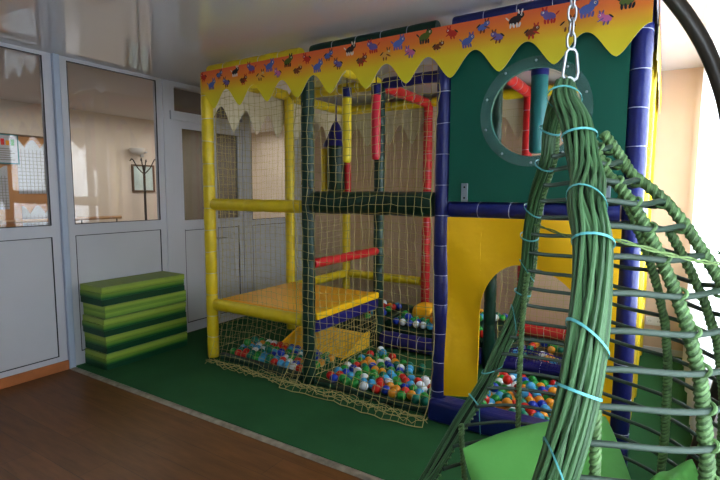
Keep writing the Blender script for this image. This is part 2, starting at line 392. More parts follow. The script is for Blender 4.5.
# ------------------------------------------------------------------ stack of mats
mats_z = [0.010, .155, .315, .475, .590, .760]
labels = ['lowest folded green foam mat of the stack, resting on the carpet',
          'second folded green foam mat from the bottom of the stack',
          'third folded green foam mat from the bottom, middle of the stack',
          'thin folded green foam mat just under the topmost one',
          'topmost folded green foam mat, light green lid of the stack']
offs = [(0, 0, .0), (-.012, .012, .006), (.006, -.014, -.006), (-.01, .01, .01), (-.006, -.012, -.004)]
for i in range(5):
    z0, z1 = mats_z[i], mats_z[i+1]; dx, dy, rz = offs[i]
    mm = mat_stack_mat(0, z1-z0, 'striped_green_mat_%s' % 'abcde'[i], i == 3)
    e = empty('folding_mat', (-4.275+dx, 2.745+dy, z0)); e.rotation_euler.z = rz; tag(e, labels[i], 'foam mat', 'green foam mats stacked by the partition')
    n = 3 if i != 3 else 2; h = (z1-z0)/n
    for k in range(n):
        o = box(-.175, .175, -.43, .43, k*h+.0005, (k+1)*h-.0005, mm).build('mat_layer', e, bevel=.004, loc=(random.uniform(-.003,.003), random.uniform(-.004,.004), 0))

# ------------------------------------------------------------------ play structure
PX = [-3.611, -2.437, -1.274, -.145]; PY = [3.09, 4.242, 5.405]
ps = empty('play_structure', (-1.85, 4.25, 0))
tag(ps, 'large netted indoor play frame with padded posts, scalloped banner and ball pit', 'playground')
PR = .054
def foam_profile(L, seg, r):
    pts, rr = [], []
    n = max(1, round(L/seg)); s = L/n
    for i in range(n):
        for t, k in ((0.0, .93), (.06, .985), (.3, 1.0), (.5, 1.012), (.7, 1.0), (.94, .985)):
            pts.append((i+t)*s); rr.append(r*k*random.uniform(.985, 1.02))
    pts.append(L); rr.append(r*.93); return pts, rr, [i*s for i in range(1, n)]
def padded(a, b, m, name, r=PR, seg=.21, ties=True, parent=None):
    a = Vector(a); b = Vector(b); d = (b-a).normalized(); L = (b-a).length
    h, rr, tp = foam_profile(L, seg, r)
    o = MB().tube([a+d*x for x in h], rr, m, 18).build(name, parent or ps, True)
    if ties and tp:
        u = d.orthogonal().normalized(); w = d.cross(u)
        for x in tp:
            mb = MB()
            q = a+d*x; sk = random.uniform(-.006, .006)
            mb.tube([q+(u*math.cos(t*PI/9)+w*math.sin(t*PI/9))*(r*.955+.001)+d*sk*math.cos(t*PI/9) for t in range(18)], .0022, M['tie'], 4, closed=True)
            mb.build('lacing', o, True)
    return o
posts = {(0,0): 'yellow', (1,0): 'green', (2,0): 'blue', (3,0): 'blue', (0,1): 'yellow', (1,1): 'green', (2,1): 'green', (3,1): 'yellow',
         (0,2): 'yellow', (1,2): 'red', (2,2): 'red', (3,2): 'yellow'}
for (i, j), c in posts.items():
    padded((PX[i], PY[j], .008), (PX[i], PY[j], 2.675), M[c], 'foam_post', seg=.2, ties=(c == 'blue' or c == 'red' or (i, j) == (0, 0)))
G = .058
def beamX(i, j, z, c, r=PR, **k): return padded((PX[i]+G, PY[j], z), (PX[i+1]-G, PY[j], z), M[c], 'foam_beam', r=r, **k)
def beamY(i, j, z, c, r=PR, **k): return padded((PX[i], PY[j]+G, z), (PX[i], PY[j+1]-G, z), M[c], 'foam_beam', r=r, **k)
TZ = 2.684
for i, c in enumerate(('yellow', 'green', 'blue')): beamX(i, 0, TZ, c)
for i, c in enumerate(('yellow', 'navy', 'blue')): beamX(i, 1, TZ-.02, c)
for i, c in enumerate(('yellow', 'yellow', 'yellow')): beamX(i, 2, TZ-.02, c)
for i, c in enumerate(('yellow', 'yellow', 'navy', 'blue')): beamY(i, 0, TZ-.02, c)
for i, c in enumerate(('yellow', 'red', 'red', 'yellow')): beamY(i, 1, TZ-.03, c)
beamX(0, 0, 1.48, 'yellow', ties=False); beamX(1, 0, 1.518, 'green', r=.088, seg=.4, ties=False); beamX(2, 0, 1.488, 'blue', r=.052)
beamX(0, 0, .530, 'yellow', ties=False); beamY(0, 0, .50, 'yellow', ties=False); beamY(0, 1, .50, 'yellow', ties=False); beamX(0, 2, .50, 'yellow', ties=False)
beamY(1, 0, 1.006, 'red', r=.04, ties=False)
beamY(3, 0, 1.468, 'blue'); beamY(3, 1, .55, 'yellow')
beamX(1, 2, .09, 'red', r=.07); beamX(2, 2, .09, 'red', r=.07)
beamX(1, 1, .10, 'navy', r=.08); beamX(2, 1, .09, 'navy', r=.06)
# platform in the left bays, yellow deck pad with navy edge
dk = MB().box(-3.545, -2.49, 3.15, 4.20, .535, .578, M['orange_pad']).build('platform_pad', ps, bevel=.015)
MB().box(-2.486, -2.395, 3.15, 4.19, .525, .588, M['fabric_yellow']).build('platform_edge', ps, bevel=.015)
MB().box(-2.475, -2.40, 3.15, 4.19, .42, .524, M['navy']).build('edge_pad', ps, bevel=.02)
# yellow foam ramp under the platform and rounded orange step block in the back bay
MB().prism([(3.70,.01), (4.16,.01), (4.16,.15), (4.08,.15)], lambda x, y, t: (-3.3+t, x, y), .8, M['fabric_yellow']).build('foam_wedge', ps, bevel=.02)
MB().box(-2.26, -1.99, 4.62, 4.92, .21, .39, M['orange_pad']).build('step_block', ps, bevel=.08)
MB().box(-2.36, -1.30, 4.35, 5.33, .009, .21, M['green']).build('floor_pad', ps, bevel=.02)
MB().box(-1.24, -.2, 4.33, 5.33, .009, .05, M['green']).build('floor_pad', ps, bevel=.02)
MB().box(-3.53, -2.50, 4.35, 5.33, .009, .21, M['green']).build('floor_pad', ps, bevel=.02)
# front sill of the doorway bay
MB().box(-1.32, -.09, 2.985, 3.14, .009, .165, M['blue']).build('sill_pad', ps, bevel=.03)
MB().box(-3.5, -2.5, 3.05, 3.12, .009, .07, M['green']).build('sill_pad', ps, bevel=.02)
MB().box(-2.37, -1.31, 3.05, 3.12, .009, .05, M['green']).build('sill_pad', ps, bevel=.02)

# green upper panel with round porthole
CXP, CZP, RO, RI = -.688, 2.082, .325, .262
gp = MB(); k = gp.mi(M['green_panel']); n = 72
x0, x1, z0, z1 = PX[2]+.055, PX[3]-.05, 1.54, 2.65
def rectpt(a):
    c, s = math.cos(a), math.sin(a); ts = []
    if c > 1e-9: ts.append((x1-CXP)/c)
    if c < -1e-9: ts.append((x0-CXP)/c)
    if s > 1e-9: ts.append((z1-CZP)/s)
    if s < -1e-9: ts.append((z0-CZP)/s)
    t = min(ts); return (CXP+c*t, CZP+s*t)
angs = sorted([2*PI*i/n for i in range(n)]+[math.atan2(z-CZP, x-CXP) % (2*PI) for x in (x0, x1) for z in (z0, z1)])
n = len(angs)
for y in (3.052, 3.082):
    for a in angs: gp.v.append((CXP+RI*math.cos(a), y, CZP+RI*math.sin(a)))
    for a in angs: q = rectpt(a); gp.v.append((q[0], y, q[1]))
for i in range(n):
    j = (i+1) % n
    gp.face((i, j, n+j, n+i), k); gp.face((2*n+i, 3*n+i, 3*n+j, 2*n+j), k); gp.face((i, 2*n+i, 2*n+j, j), k); gp.face((n+i, n+j, 3*n+j, 3*n+i), k)
gp.build('green_panel', ps)
def flange_mat():
    m = bpy.data.materials.new('acrylic_flange'); m.use_nodes = True; nt = m.node_tree; b = nt.nodes['Principled BSDF']
    b.inputs['Base Color'].default_value = srgb(120,165,160); b.inputs['Roughness'].default_value = .3
    t = nt.nodes.new('ShaderNodeBsdfTransparent'); mx = nt.nodes.new('ShaderNodeMixShader'); mx.inputs[0].default_value = .24
    nt.links.new(t.outputs[0], mx.inputs[1]); nt.links.new(b.outputs[0], mx.inputs[2]); nt.links.new(mx.outputs[0], nt.nodes['Material Output'].inputs['Surface'])
    return m
M['flange'] = flange_mat()
win = MB().lathe([(RI-.004, 0), (RI-.004, -.008), (RO, -.008), (RO, 0), (RI-.004, 0)], (CXP, 3.05, CZP), M['flange'], 56, (0,1,0)).build('porthole_ring', ps, True)
dome = MB().lathe([(RI-.01, 0)]+[((RI-.01)*math.cos(t), -.11*math.sin(t)) for t in [PI/2*i/10 for i in range(1, 11)]], (CXP, 3.048, CZP), M['acrylic'], 48, (0,1,0)).build('bubble_window', ps, True)
for i in range(10):
    a = 2*PI*i/10+.3; MB().lathe([(0,-.006), (.007,-.004), (.008,0)], (CXP+.30*math.cos(a), 3.042, CZP+.30*math.sin(a)), M['metal'], 8, (0,1,0)).build('screw', win, True)
for x in (-1.106, -.275):
    pl = MB().box(x-.022, x+.022, 3.042, 3.052, 1.54, 1.66, M['hinge']).build('hinge_plate', ps, bevel=.003)
    for z in (1.565, 1.635): MB().lathe([(0,-.004), (.006,-.003), (.007,0)], (x, 3.042, z), M['dark_hole'], 8, (0,1,0)).build('screw', pl)

# yellow doorway curtain with an arched opening
dx0, dx1 = -1.195, -.185
def dtop(x): return 1.44
def arch(x):
    # height of the lower cut edge at x
    if x < -.975: return .225+.03*(x-dx0)/.2
    if x > -.325: return .18
    t = (x+.975)/.65
    return .82+.31*(max(0, 1-abs(2*t-1)**2.6))**.5+.03*math.sin(t*5)
def dfn_y(x, z):
    bow = .03*math.sin((x-dx0)/(dx1-dx0)*PI*2.2)*min(1, (1.42-z)*1.6)+.014*math.sin(9*x+7*z)+.02*math.sin(5*z-3*x)*max(0, .9-abs(z-1.1))
    return 3.0-.03*(1.42-z)*.6+bow*.8
dc = MB(); k = dc.mi(M['fabric_yellow']); xs = [dx0+.012*i for i in range(int((dx1-dx0)/.012)+1)]
xs = sorted(set([round(x, 4) for x in xs]+[-.9751, -.9749, -.3251, -.3249])); NV = 26; th = .006
for side in (0, 1):
    for x in xs:
        lo = arch(x)
        for j in range(NV+1):
            z = lo+(dtop(x)-lo)*j/NV
            xsw = x+.004*(1.42-z)*(1 if x < -.6 else .1)   # left leg leans out a little to the left at its foot
            dc.v.append((xsw, dfn_y(x, z)+side*th, z))
N1 = len(xs)*(NV+1)
for i in range(len(xs)-1):
    for j in range(NV):
        a = i*(NV+1)+j; dc.face((a, a+NV+1, a+NV+2, a+1), k); a += N1; dc.face((a, a+1, a+NV+2, a+NV+1), k)
    a = i*(NV+1); dc.face((a, a+N1, a+N1+NV+1, a+NV+1), k)
for i in (0, len(xs)-1):
    for j in range(NV): a = i*(NV+1)+j; dc.face((a, a+1, a+1+N1, a+N1), k)
dc.build('door_curtain', ps, True)

# ---- scalloped banner with small printed animals
FIG = {'blue': mat('print_blue', srgb(86,110,180), .5), 'red': mat('print_red', srgb(200,50,40), .5), 'pink': mat('print_pink', srgb(206,110,160), .5),
       'brown': mat('print_brown', srgb(120,60,30), .5), 'dark': mat('print_dark', srgb(40,34,40), .5), 'green': mat('print_green', srgb(90,110,40), .5),
       'white': mat('print_white', srgb(235,225,215), .5), 'purple': mat('print_purple', srgb(112,96,160), .5), 'sand': mat('print_sand', srgb(226,170,80), .5)}
def scallop(P0, P1, nrm, n, name, animals=True, z_tip=2.335, z_val=2.487, z_top=2.668, phase=.0, mat1=None):
    """a vinyl strip between two points, its lower edge in n scallops, standing off along nrm"""
    P0 = Vector(P0); P1 = Vector(P1); nrm = Vector(nrm).normalized(); D = (P1-P0); L = D.length; d = D/L; mb = MB()
    m1 = mat1 or M['banner']; kf = mb.mi(m1); kb = mb.mi(M['banner_back'])
    NU = int(n*20); b = 0
    def low(u):
        t = (u*n+phase) % 1.0
        s = .5-.5*math.cos(2*PI*t); return z_tip+(z_val-z_tip)*(s**.8)
    def off(u, z): return .010+.006*math.sin(u*n*2*PI+1)*(1-(z-z_tip)/(z_top-z_tip))+.012*(1-(z-z_tip)/(z_top-z_tip))
    for side in (0, 1):
        for i in range(NU+1):
            u = i/NU; lo = low(u)
            for j in range(9):
                z = lo+(z_top-lo)*j/8; q = P0+d*(u*L)+nrm*(off(u, z)-side*.004); mb.v.append((q.x, q.y, z))
    N = (NU+1)*9
    for i in range(NU):
        for j in range(8):
            a = i*9+j; mb.face((a, a+9, a+10, a+1), kf); a += N; mb.face((a, a+1, a+10, a+9), kb)
        a = i*9; mb.face((a, a+N, a+N+9, a+9), kb); a = i*9+8; mb.face((a, a+9, a+N+9, a+N), kf)
    if animals:
        def blob(cx, cz, rx, rz, m, rot=0, lift=.0015):
            k = mb.mi(m); b = len(mb.v); nn = 12
            for t in range(nn):
                an = 2*PI*t/nn; x = rx*math.cos(an); z = rz*math.sin(an); x, z = x*math.cos(rot)-z*math.sin(rot), x*math.sin(rot)+z*math.cos(rot)
                u = (cx+x)/L; zz = cz+z; q = P0+d*(cx+x)+nrm*(off(u, zz)+lift); mb.v.append((q.x, q.y, zz))
            mb.face(tuple(b+i for i in range(nn)), k)
        def animal(cx, cz, c, c2, flip, s, kind):
            f = -1 if flip else 1
            blob(cx, cz, .034*s, .022*s, FIG[c], .25*f, .0012)
            blob(cx+.028*s*f, cz+.022*s, .02*s, .018*s, FIG[c], 0, .0016)
            blob(cx+.036*s*f, cz+.042*s, .005*s, .013*s, FIG[c2], -.3*f, .002); blob(cx+.018*s*f, cz+.042*s, .005*s, .013*s, FIG[c2], .3*f, .002)
            blob(cx+.034*s*f, cz+.024*s, .006*s, .006*s, FIG['white'], 0, .0022); blob(cx+.036*s*f, cz+.024*s, .0028*s, .0028*s, FIG['dark'], 0, .0026)
            for lx in (-.022, -.006, .012, .026) if kind == 0 else (-.010, .012):
                blob(cx+lx*s, cz-.026*s, .006*s, .014*s, FIG[c2], random.uniform(-.3, .3), .0018)
            if kind: blob(cx+.03*s*f, cz-.004*s, .022*s, .005*s, FIG[c2], -.5*f, .002); blob(cx-.028*s*f, cz+.012*s, .018*s, .005*s, FIG['dark'], .7*f, .002)
            else: blob(cx-.04*s*f, cz+.012*s, .014*s, .004*s, FIG[c2], -.8*f, .0018)
        seq = [('red','red',1), ('blue','purple',0), ('blue','brown',1), ('purple','brown',1), ('dark','white',0), ('brown','red',1), ('purple','red',0), ('sand','brown',1), ('blue','purple',0), ('pink','purple',1), ('green','dark',0), ('brown','sand',1)]
        x = .03; i = 0
        while x < L-.03:
            c, c2, kd = seq[i % len(seq)]
            cz = (2.615, 2.545, 2.61, 2.54, 2.62, 2.535)[i % 6]
            animal(x, cz+random.uniform(-.006, .006), c, c2, i % 3 == 0, random.uniform(.92, 1.08)*(1.1 if kd == 0 else .95), kd)
            x += .098; i += 1
    return mb.build(name, ps)
scallop((-3.583, 3.026, 0), (-.101, 3.026, 0), (0,-1,0), 11, 'scalloped_banner', phase=.5)
scallop((-.088, 3.02, 0), (-.088, 5.46, 0), (1,0,0), 8, 'scalloped_banner', phase=.35)
scallop((-3.668, 5.44, 0), (-3.668, 3.16, 0), (-1,0,0), 7, 'scalloped_banner', animals=False, z_tip=2.2, z_val=2.42)
scallop((-.11, 5.468, 0), (-3.66, 5.468, 0), (0,1,0), 11, 'scalloped_banner', animals=False, z_tip=2.2, z_val=2.44)

# ---- nets
def net(fn, W, Hh, step, m, r=.0021, amp=.006, name='safety_net', stepv=None, sides=4, edge=True):
    mb = MB(); nu = max(2, round(W/step)); nv = max(2, round(Hh/(stepv or step)))
    rnd = random.Random(int(W*1000+Hh*77)); J = [[(rnd.uniform(-1,1)*amp, rnd.uniform(-1,1)*amp) for _ in range(nv+1)] for _ in range(nu+1)]
    ph = rnd.uniform(0, 6)
    def P(i, j):
        u = i/nu; v = j/nv; a, c = J[i][j]
        return fn(u+(a+.012*math.sin(v*9+ph+u*4))/W, v+(c+.012*math.sin(u*8+v*5+ph))/Hh)
    for i in range(nu+1): mb.tube([P(i, j) for j in range(nv+1)], r*(1.8 if edge and i in (0, nu) else 1), m, sides, caps=False)
    for j in range(nv+1): mb.tube([P(i, j) for i in range(nu+1)], r*(1.8 if edge and j in (0, nv) else 1), m, sides, caps=False)
    return mb.build(name, ps, True)
# middle bay front net: bulges over the thick green bar, flares onto the carpet at the foot
def n_mid(u, v):
    z = 2.56-v*2.55; x = -2.50+u*1.20
    y = 3.005+.038*min(1, max(0, (z-2.12)/.2))-.028*math.exp(-((z-1.49)/.12)**2)+.008*math.sin(u*6+z*3)*(z < 2.2)
    if z < .35: t = (.35-z)/.35; y -= .16*t**1.5; x += (-.06 if u < .3 else .02)*t
    return (x, y, max(z, .016+.006*math.sin(u*40)))
net(n_mid, 1.20, 2.55, .062, M['net'], r=.0020)
def n_left(u, v):
    z = 2.5-v*2.49; x = -3.56+u*1.07; y = 3.165+.012*math.sin(u*5+z*2)
    if z < .46: t = (.46-z)/.46; y -= .17*t
    return (x, y, max(z, .016))
net(n_left, 1.07, 2.49, .058, M['net'], r=.0014)
# gathered hem of the nets on the floor
hm = MB()
for s_ in range(6):
    rnd = random.Random(s_); pts = []
    for i in range(70):
        u = i/69; x = -3.50+u*2.2+.02*math.sin(i*.9+s_); y = 2.925+.035*math.sin(i*.55+s_*1.7)+.03*math.sin(u*11+s_)+rnd.uniform(-.012,.012)
        z = .018+.03*abs(math.sin(i*.8+s_*2.1))+.012*s_*abs(math.sin(i*.37))*.3; pts.append((x, y, z))
    hm.tube(pts, .0026, M['net'], 4)
hm.build('net_hem', ps, True)
def n_side(u, v): return (-3.60+.058, 3.15+u*2.2, 2.45-v*2.4)
net(lambda u, v: (-3.66, 3.15+u*2.22, 2.5-v*2.45), 2.22, 2.45, .075, M['net'], r=.0012)
net(lambda u, v: (-3.53+u*3.36, 5.36+.02*math.sin(u*12), 2.5-v*2.4), 3.36, 2.4, .085, M['net'], r=.0014)
net(lambda u, v: (-2.43+.012*math.sin(v*5), 3.16+u*1.02, .42-v*.39), 1.02, .39, .05, M['net'], r=.002)
net(lambda u, v: (-1.19+u*1.03, 4.25+.02*math.sin(u*7), 1.30-v*1.15), 1.03, 1.15, .055, M['net'], r=.0019)
net(lambda u, v: (-1.19+u*1.03, 4.17+.03*math.sin(u*7), .24-v*.14), 1.03, .14, .03, M['net_navy'], r=.0035)
net(lambda u, v: (-.112+.008*math.sin(v*9), 3.12+u*2.2, 2.45-v*2.40), 2.2, 2.40, .055, mat('yellow_net_cord', srgb(214,190,60), .8), r=.0022)

# ---- things hanging inside the frame (each is a thing of its own)
def roller(x, y, z0, z1, r, m, mtop, label, name='hanging_roller', tilt=0):
    e = empty(name, (x, y, z0)); tag(e, label, 'hanging roller', 'foam rollers hanging inside the frame')
    L = z1-z0; pr = [(0,0), (r*.7,.004), (r*.95,.02), (r,.05)]+[(r*(1+.012*math.sin(i*2.1)), .05+(L-.1)*i/8) for i in range(1, 8)]+[(r,L-.05), (r*.9,L-.01), (0,L)]
    o = MB().lathe(pr, (x, y, z0), m, 18, (tilt,0,1)).build('foam_body', e, True)
    MB().lathe([(r*1.03,0), (r*1.05,.02), (r*1.03,.10), (.0,.11)], (x+tilt*(L-.09), y, z1-.09), mtop, 18, (tilt,0,1)).build('top_sleeve', e, True)
    MB().tube([(x+tilt*L, y, z1), (x+tilt*L, y, 2.74)], .006, M['black'], 6).build('strap', e, True)
M['lemon'] = mat('pale_yellow_vinyl', srgb(235,215,50), .35, .5, noise=.05, scale=8)
M['pinkred'] = mat('pink_red_vinyl', srgb(215,48,70), .35, .5, noise=.05, scale=8)
roller(-2.667, 4.0, 1.885, 2.60, .044, M['lemon'], M['blue'], 'pale yellow foam roller hanging behind the middle net')
roller(-2.222, 3.8, 1.89, 2.55, .042, M['pinkred'], M['blue'], 'red foam roller hanging behind the middle net, beside the yellow one')
roller(-.845, 3.9, 1.90, 2.57, .062, M['teal'], M['navy'], 'teal foam roller with navy top hanging behind the round porthole')
pb = empty('punch_bag', (-3.30, 4.8, 1.55)); tag(pb, 'dark green punch bag with navy cone top hanging in the left back bay', 'punch bag')
bx, by = -3.36, 4.8
MB().lathe([(0,0), (.08,.0), (.105,.03), (.11,.3), (.105,.56), (0,.57)], (bx, by, 1.60), M['green'], 18).build('bag_body', pb, True)
MB().lathe([(.155,0), (.15,.03), (.11,.10), (.05,.25), (.01,.31), (0,.31)], (bx, by, 2.14), M['navy'], 16).build('cone_cap', pb, True)
MB().tube([(bx, by, 2.4), (bx, by, 2.74)], .012, M['navy'], 6).build('cord', pb, True)
for (dx, dy, m) in ((-.17, 0, 'yellow'), (.14, .05, 'red')):
    MB().tube([(bx+dx, by+dy, 1.56), (bx+dx, by+dy, 2.12)], .04, M[m], 12).build('side_roller', pb, True)

# ------------------------------------------------------------------ ball pit
R = .0385
rng = np.random.default_rng(5)
def pit(x0, x1, y0, y1, n, hfun, zf=.012):
    """settle n balls under gravity in a bay; hfun biases where they are poured"""
    P = []
    while len(P) < n:
        x = rng.uniform(x0+R, max(x1-R, x0+R+1e-4)); y = rng.uniform(y0+R, y1-R)
        if rng.uniform() < hfun((x-x0)/(x1-x0), (y-y0)/(y1-y0)): P.append((x, y, R+rng.uniform(0, .35)))
    P = np.array(P)
    for it in range(170):
        P[:, 2] -= .006
        for _ in range(2):
            D = P[:, None]-P[None]; d = np.sqrt((D**2).sum(2))+1e-9; np.fill_diagonal(d, 9)
            ov = np.clip(2*R-d, 0, None); P += (D/d[..., None]*ov[..., None]*.45).sum(1)
            P[:, 0] = np.clip(P[:, 0], x0+R, x1-R); P[:, 1] = np.clip(P[:, 1], y0+R, y1-R); P[:, 2] = np.maximum(P[:, 2], R+zf)
    for _ in range(260):
        D = P[:, None]-P[None]; d = np.sqrt((D**2).sum(2))+1e-9; np.fill_diagonal(d, 9)
        ov = np.clip(2*R+.0004-d, 0, None); P += (D/d[..., None]*ov[..., None]*.5).sum(1)
        P[:, 0] = np.clip(P[:, 0], x0+R, x1-R); P[:, 1] = np.clip(P[:, 1], y0+R, y1-R); P[:, 2] = np.maximum(P[:, 2], R+zf)
    return P
bays = [
  ('under the yellow platform', -3.50, -2.52, 3.16, 3.64, 90, lambda u, v: 1-.3*v, .012),
  ('behind the middle net', -2.35, -1.34, 3.14, 4.08, 100, lambda u, v: 1 if v < (.85-.66*u) else .06, .012),
  ('inside the yellow doorway', -1.16, -.24, 3.16, 4.08, 165, lambda u, v: 1-.45*v, .012),
  ('in the back bay past the low navy bolster', -2.35, -1.36, 4.365, 4.605, 44, lambda u, v: 1, .213),
  ('in the back bay past the low navy bolster', -2.35, -1.36, 4.94, 5.3, 50, lambda u, v: 1, .213),
  ('in the left back bay under the low yellow beam', -3.2, -2.55, 4.37, 5.1, 50, lambda u, v: 1, .213),
  ('in the right back bay behind the dark net', -1.16, -.3, 4.36, 5.15, 36, lambda u, v: 1, .055),
]
CAM = Vector((0, 0, 1.6))
allb = []
for nme, x0, x1, y0, y1, n, hf, zf in bays:
    for p in pit(x0, x1, y0, y1, n, hf, zf): allb.append((nme, Vector(p)))
# only the balls one could see from around the viewpoint are laid out; the heap has no hidden fill
bpy.context.view_layer.update(); dg = bpy.context.evaluated_depsgraph_get()
C3 = np.array([p[:] for _, p in allb])
scn = bpy.context.scene
def clear(c, p):
    d = Vector(p)-c; L = d.length; d.normalize(); h = scn.ray_cast(dg, c, d, distance=L)
    return (not h[0]) or 'net' in h[4].name or 'hoop' in h[4].name or 'rib' in h[4].name or 'rim' in h[4].name
def seen_from(cm, i):
    n_ok = 0; c = np.array(cm[:]); p = C3[i]; d0 = p-c; L = np.linalg.norm(d0); d0 /= L
    up = np.array((0, 0, 1.)); sd = np.cross(d0, up); sd /= np.linalg.norm(sd); uu = np.cross(sd, d0)
    for a, b in ((0, 0), (.65, 0), (-.65, 0), (0, .7), (.5, .55), (-.5, .55)):
        q = p+sd*a*R+uu*b*R; d = q-c; Ld = np.linalg.norm(d); d /= Ld
        w = C3-c; t = w@d; off = np.sqrt(np.maximum((w**2).sum(1)-t*t, 0)); m = (off < R*.97) & (t < Ld-R*.9); m[i] = False
        if m.any() or not clear(cm, q): continue
        n_ok += 1
    return n_ok
def framed(p):
    q = Vector(p)-CAM; h = q.dot(FVc); u = q.dot(RVc); return h > 0 and abs(u/h) < .76
RVc = Vector((math.cos(.5606), math.sin(.5606), 0)); FVc = Vector((-math.sin(.5606), math.cos(.5606), 0))
vis = [(seen_from(CAM, i), i) for i in range(len(allb))]
order = sorted([((allb[i][1]-CAM).length, i) for k_, i in vis if k_ >= 1 and framed(allb[i][1])])
keep = [i for _, i in order[:300]]; ks = set(keep)
side = [i for i in range(len(allb)) if i not in ks and (seen_from(Vector((-.55, -.1, 1.6)), i) >= 2 or seen_from(Vector((.2, 0, 1.7)), i) >= 2 or seen_from(Vector((-.2, .3, 1.5)), i) >= 2)]
rest = [i for _, i in order[300:]]+side
def uv_ball(m):
    R = .0370; mb = MB(); prof = [(R*math.sin(PI*i/12), -R*math.cos(PI*i/12)) for i in range(13)]
    mb.lathe(prof, (0,0,0), m, 20)
    # moulding seam
    mb.lathe([(R*.999,-.0008), (R*1.008,0), (R*.999,.0008)], (0,0,0), m, 20)
    return mb
cols = ['red', 'orange', 'green', 'green', 'sky blue', 'dark blue', 'white', 'teal', 'sky blue', 'orange', 'green', 'red', 'white', 'teal', 'green', 'dark blue', 'sky blue', 'teal']
proto = {}
for i in keep:
    nme, p = allb[i]; c = random.choice(cols)
    if c not in proto:
        o = uv_ball(M['ball_'+c]).build('plastic_ball', None, True); proto[c] = o; first = True
    else: o = proto[c].copy(); C.objects.link(o)
    o.location = p; o.rotation_euler = (random.uniform(0, 6), random.uniform(0, 6), 0)
    lab = '%s plastic ball lying %s' % (c, nme)
    tag(o, lab, 'ball', '%s balls %s' % (c, nme))
if rest:
    ms = MB()
    for i in sorted(set(rest)):
        m = M['ball_'+random.choice(cols)]; ms.lathe([(.0366*math.sin(PI*i_/8), -.0366*math.cos(PI*i_/8)) for i_ in range(9)], allb[i][1], m, 14)
    bm_ = ms.build('plastic_balls', None, True); tag(bm_, 'mixed coloured plastic balls lying deeper in the pit between the nearer ones', 'balls'); bm_['kind'] = 'stuff'

# ------------------------------------------------------------------ hanging cocoon chair (local frame: right, forward, height rel. to eye)
A_ = .5606; RV = Vector((math.cos(A_), math.sin(A_), 0)); FV = Vector((-math.sin(A_), math.cos(A_), 0))
def W(r, f, z): return RV*r+FV*f+Vector((0, 0, 1.6+z))
AR, AF = .555, 1.30
RT = [(.30,.02), (.24,.035), (.16,.08), (.10,.125), (.05,.156), (.02,.197), (-.02,.243), (-.07,.285), (-.12,.32), (-.18,.36), (-.25,.40), (-.35,.44), (-.5,.468), (-.7,.475), (-.9,.465), (-1.05,.44), (-1.14,.37), (-1.2,.27), (-1.24,.15), (-1.26,.05)]
def rad(z): return lerp_tab(RT, z)
def SP(phi, z, dr=0.0):
    a = math.radians(phi); r = rad(z)+dr; c_ = max(0, math.cos(a)); z = z-.055*min(1, max(0, -(z-.05)*3))*(c_ if a > 0 else c_**3)
    return W(AR+r*math.cos(a), AF+r*math.sin(a), z)
PA = [(.30,-100), (.1,-104), (.05,-105), (-.1,-103), (-.35,-107.5), (-.55,-111.5), (-.7,-117), (-.85,-128), (-1.0,-147), (-1.08,-180)]
PB = [(.30,95), (.1,90), (-.3,83), (-.42,84), (-.52,88), (-.725,98), (-.87,110), (-1.05,129), (-1.08,180)]
def phA(z): return lerp_tab(PA, z)
def phB(z): return lerp_tab(PB, z)
ch = empty('hanging_chair', W(AR, AF, -1.26)); tag(ch, 'green rattan cocoon hanging chair in the right foreground', 'hanging chair')
# hoops
zz = [.11, .072, .028, -.02, -.073, -.133]; z = -.20
while z > -1.25: zz.append(z); z -= .067
for z in zz:
    if z > -1.07:
        a, b = phA(z), phB(z); pts = [SP(a+(b-a)*i/44, z+.004*math.sin(i*.7), -.004) for i in range(45)]
        MB().tube(pts, .0066, M['hoop'], 8).build('hoop', ch, True)
    else:
        MB().tube([SP(360*i/48, z, -.004) for i in range(48)], .0058, M['hoop'], 8, closed=True).build('hoop', ch, True)
# wrapped ribs: two sticks bound by a spiral
def rib(phi, ztop, zbot, r=.0128, phtop=None, dr=-.018):
    N = 90; cl = [SP((phi if phtop is None else phtop+(phi-phtop)*min(1, i/N*2.2)), ztop+(zbot-ztop)*i/N, dr) for i in range(N+1)]
    mb = MB(); mb.tube(cl, r*.93, M['rope_dark'], 12)
    L = sum((cl[i+1]-cl[i]).length for i in range(N)); turns = int(L/.0140); pts = []; M_ = turns*9
    u0 = (cl[1]-cl[0]).orthogonal().normalized()
    for k_ in range(M_+1):
        x = k_/M_*N; i = min(int(x), N-1); p = cl[i].lerp(cl[i+1], x-i); t = (cl[min(i+1, N)]-cl[i]).normalized()
        u = (u0-t*u0.dot(t)).normalized(); w = t.cross(u); an = 2*PI*k_/9
        lf = r*(.74+.05*math.sin(k_*.13)); pts.append(p+(u*math.cos(an)+w*math.sin(an))*lf+t*.006*math.cos(an*1.0))
    mb.tube(pts, .0050, M['rope'], 6)
    return mb.build('wrapped_rib', ch, True)
rib(-77, .15, -1.2, phtop=-76); rib(-58, .15, -1.2, phtop=-46, dr=-.002); rib(-3, -.08, -1.2, r=.0115); rib(22, .0, -1.2, r=.0115); rib(52, .0, -1.2, r=.0115)
rib(84, -.28, -1.2, r=.0085); rib(113, -.86, -1.2, r=.0085); rib(-104, -.40, -1.2, r=.009)
# bindings where the near ribs cross the hoops
for phi, pt in ((-77, -76), (-58, -46)):
    for z in zz:
        if -1.0 < z < .12:
            ph_ = pt+(phi-pt)*min(1, (.15-z)/1.35*2.2)
            c = SP(ph_, z, -.010); d = (SP(ph_, z, .05)-SP(ph_, z, 0)).normalized(); s_ = Vector((0,0,1)).cross(d)
            kb = MB(); kb.tube([c+((s_*.6+Vector((0,0,1))*.8)*math.cos(t*PI/7)*.012+d*(.0165*math.sin(t*PI/7))) for t in range(14)], .0040, M['rope'], 6, closed=True)
            kb.build('binding', ch, True)
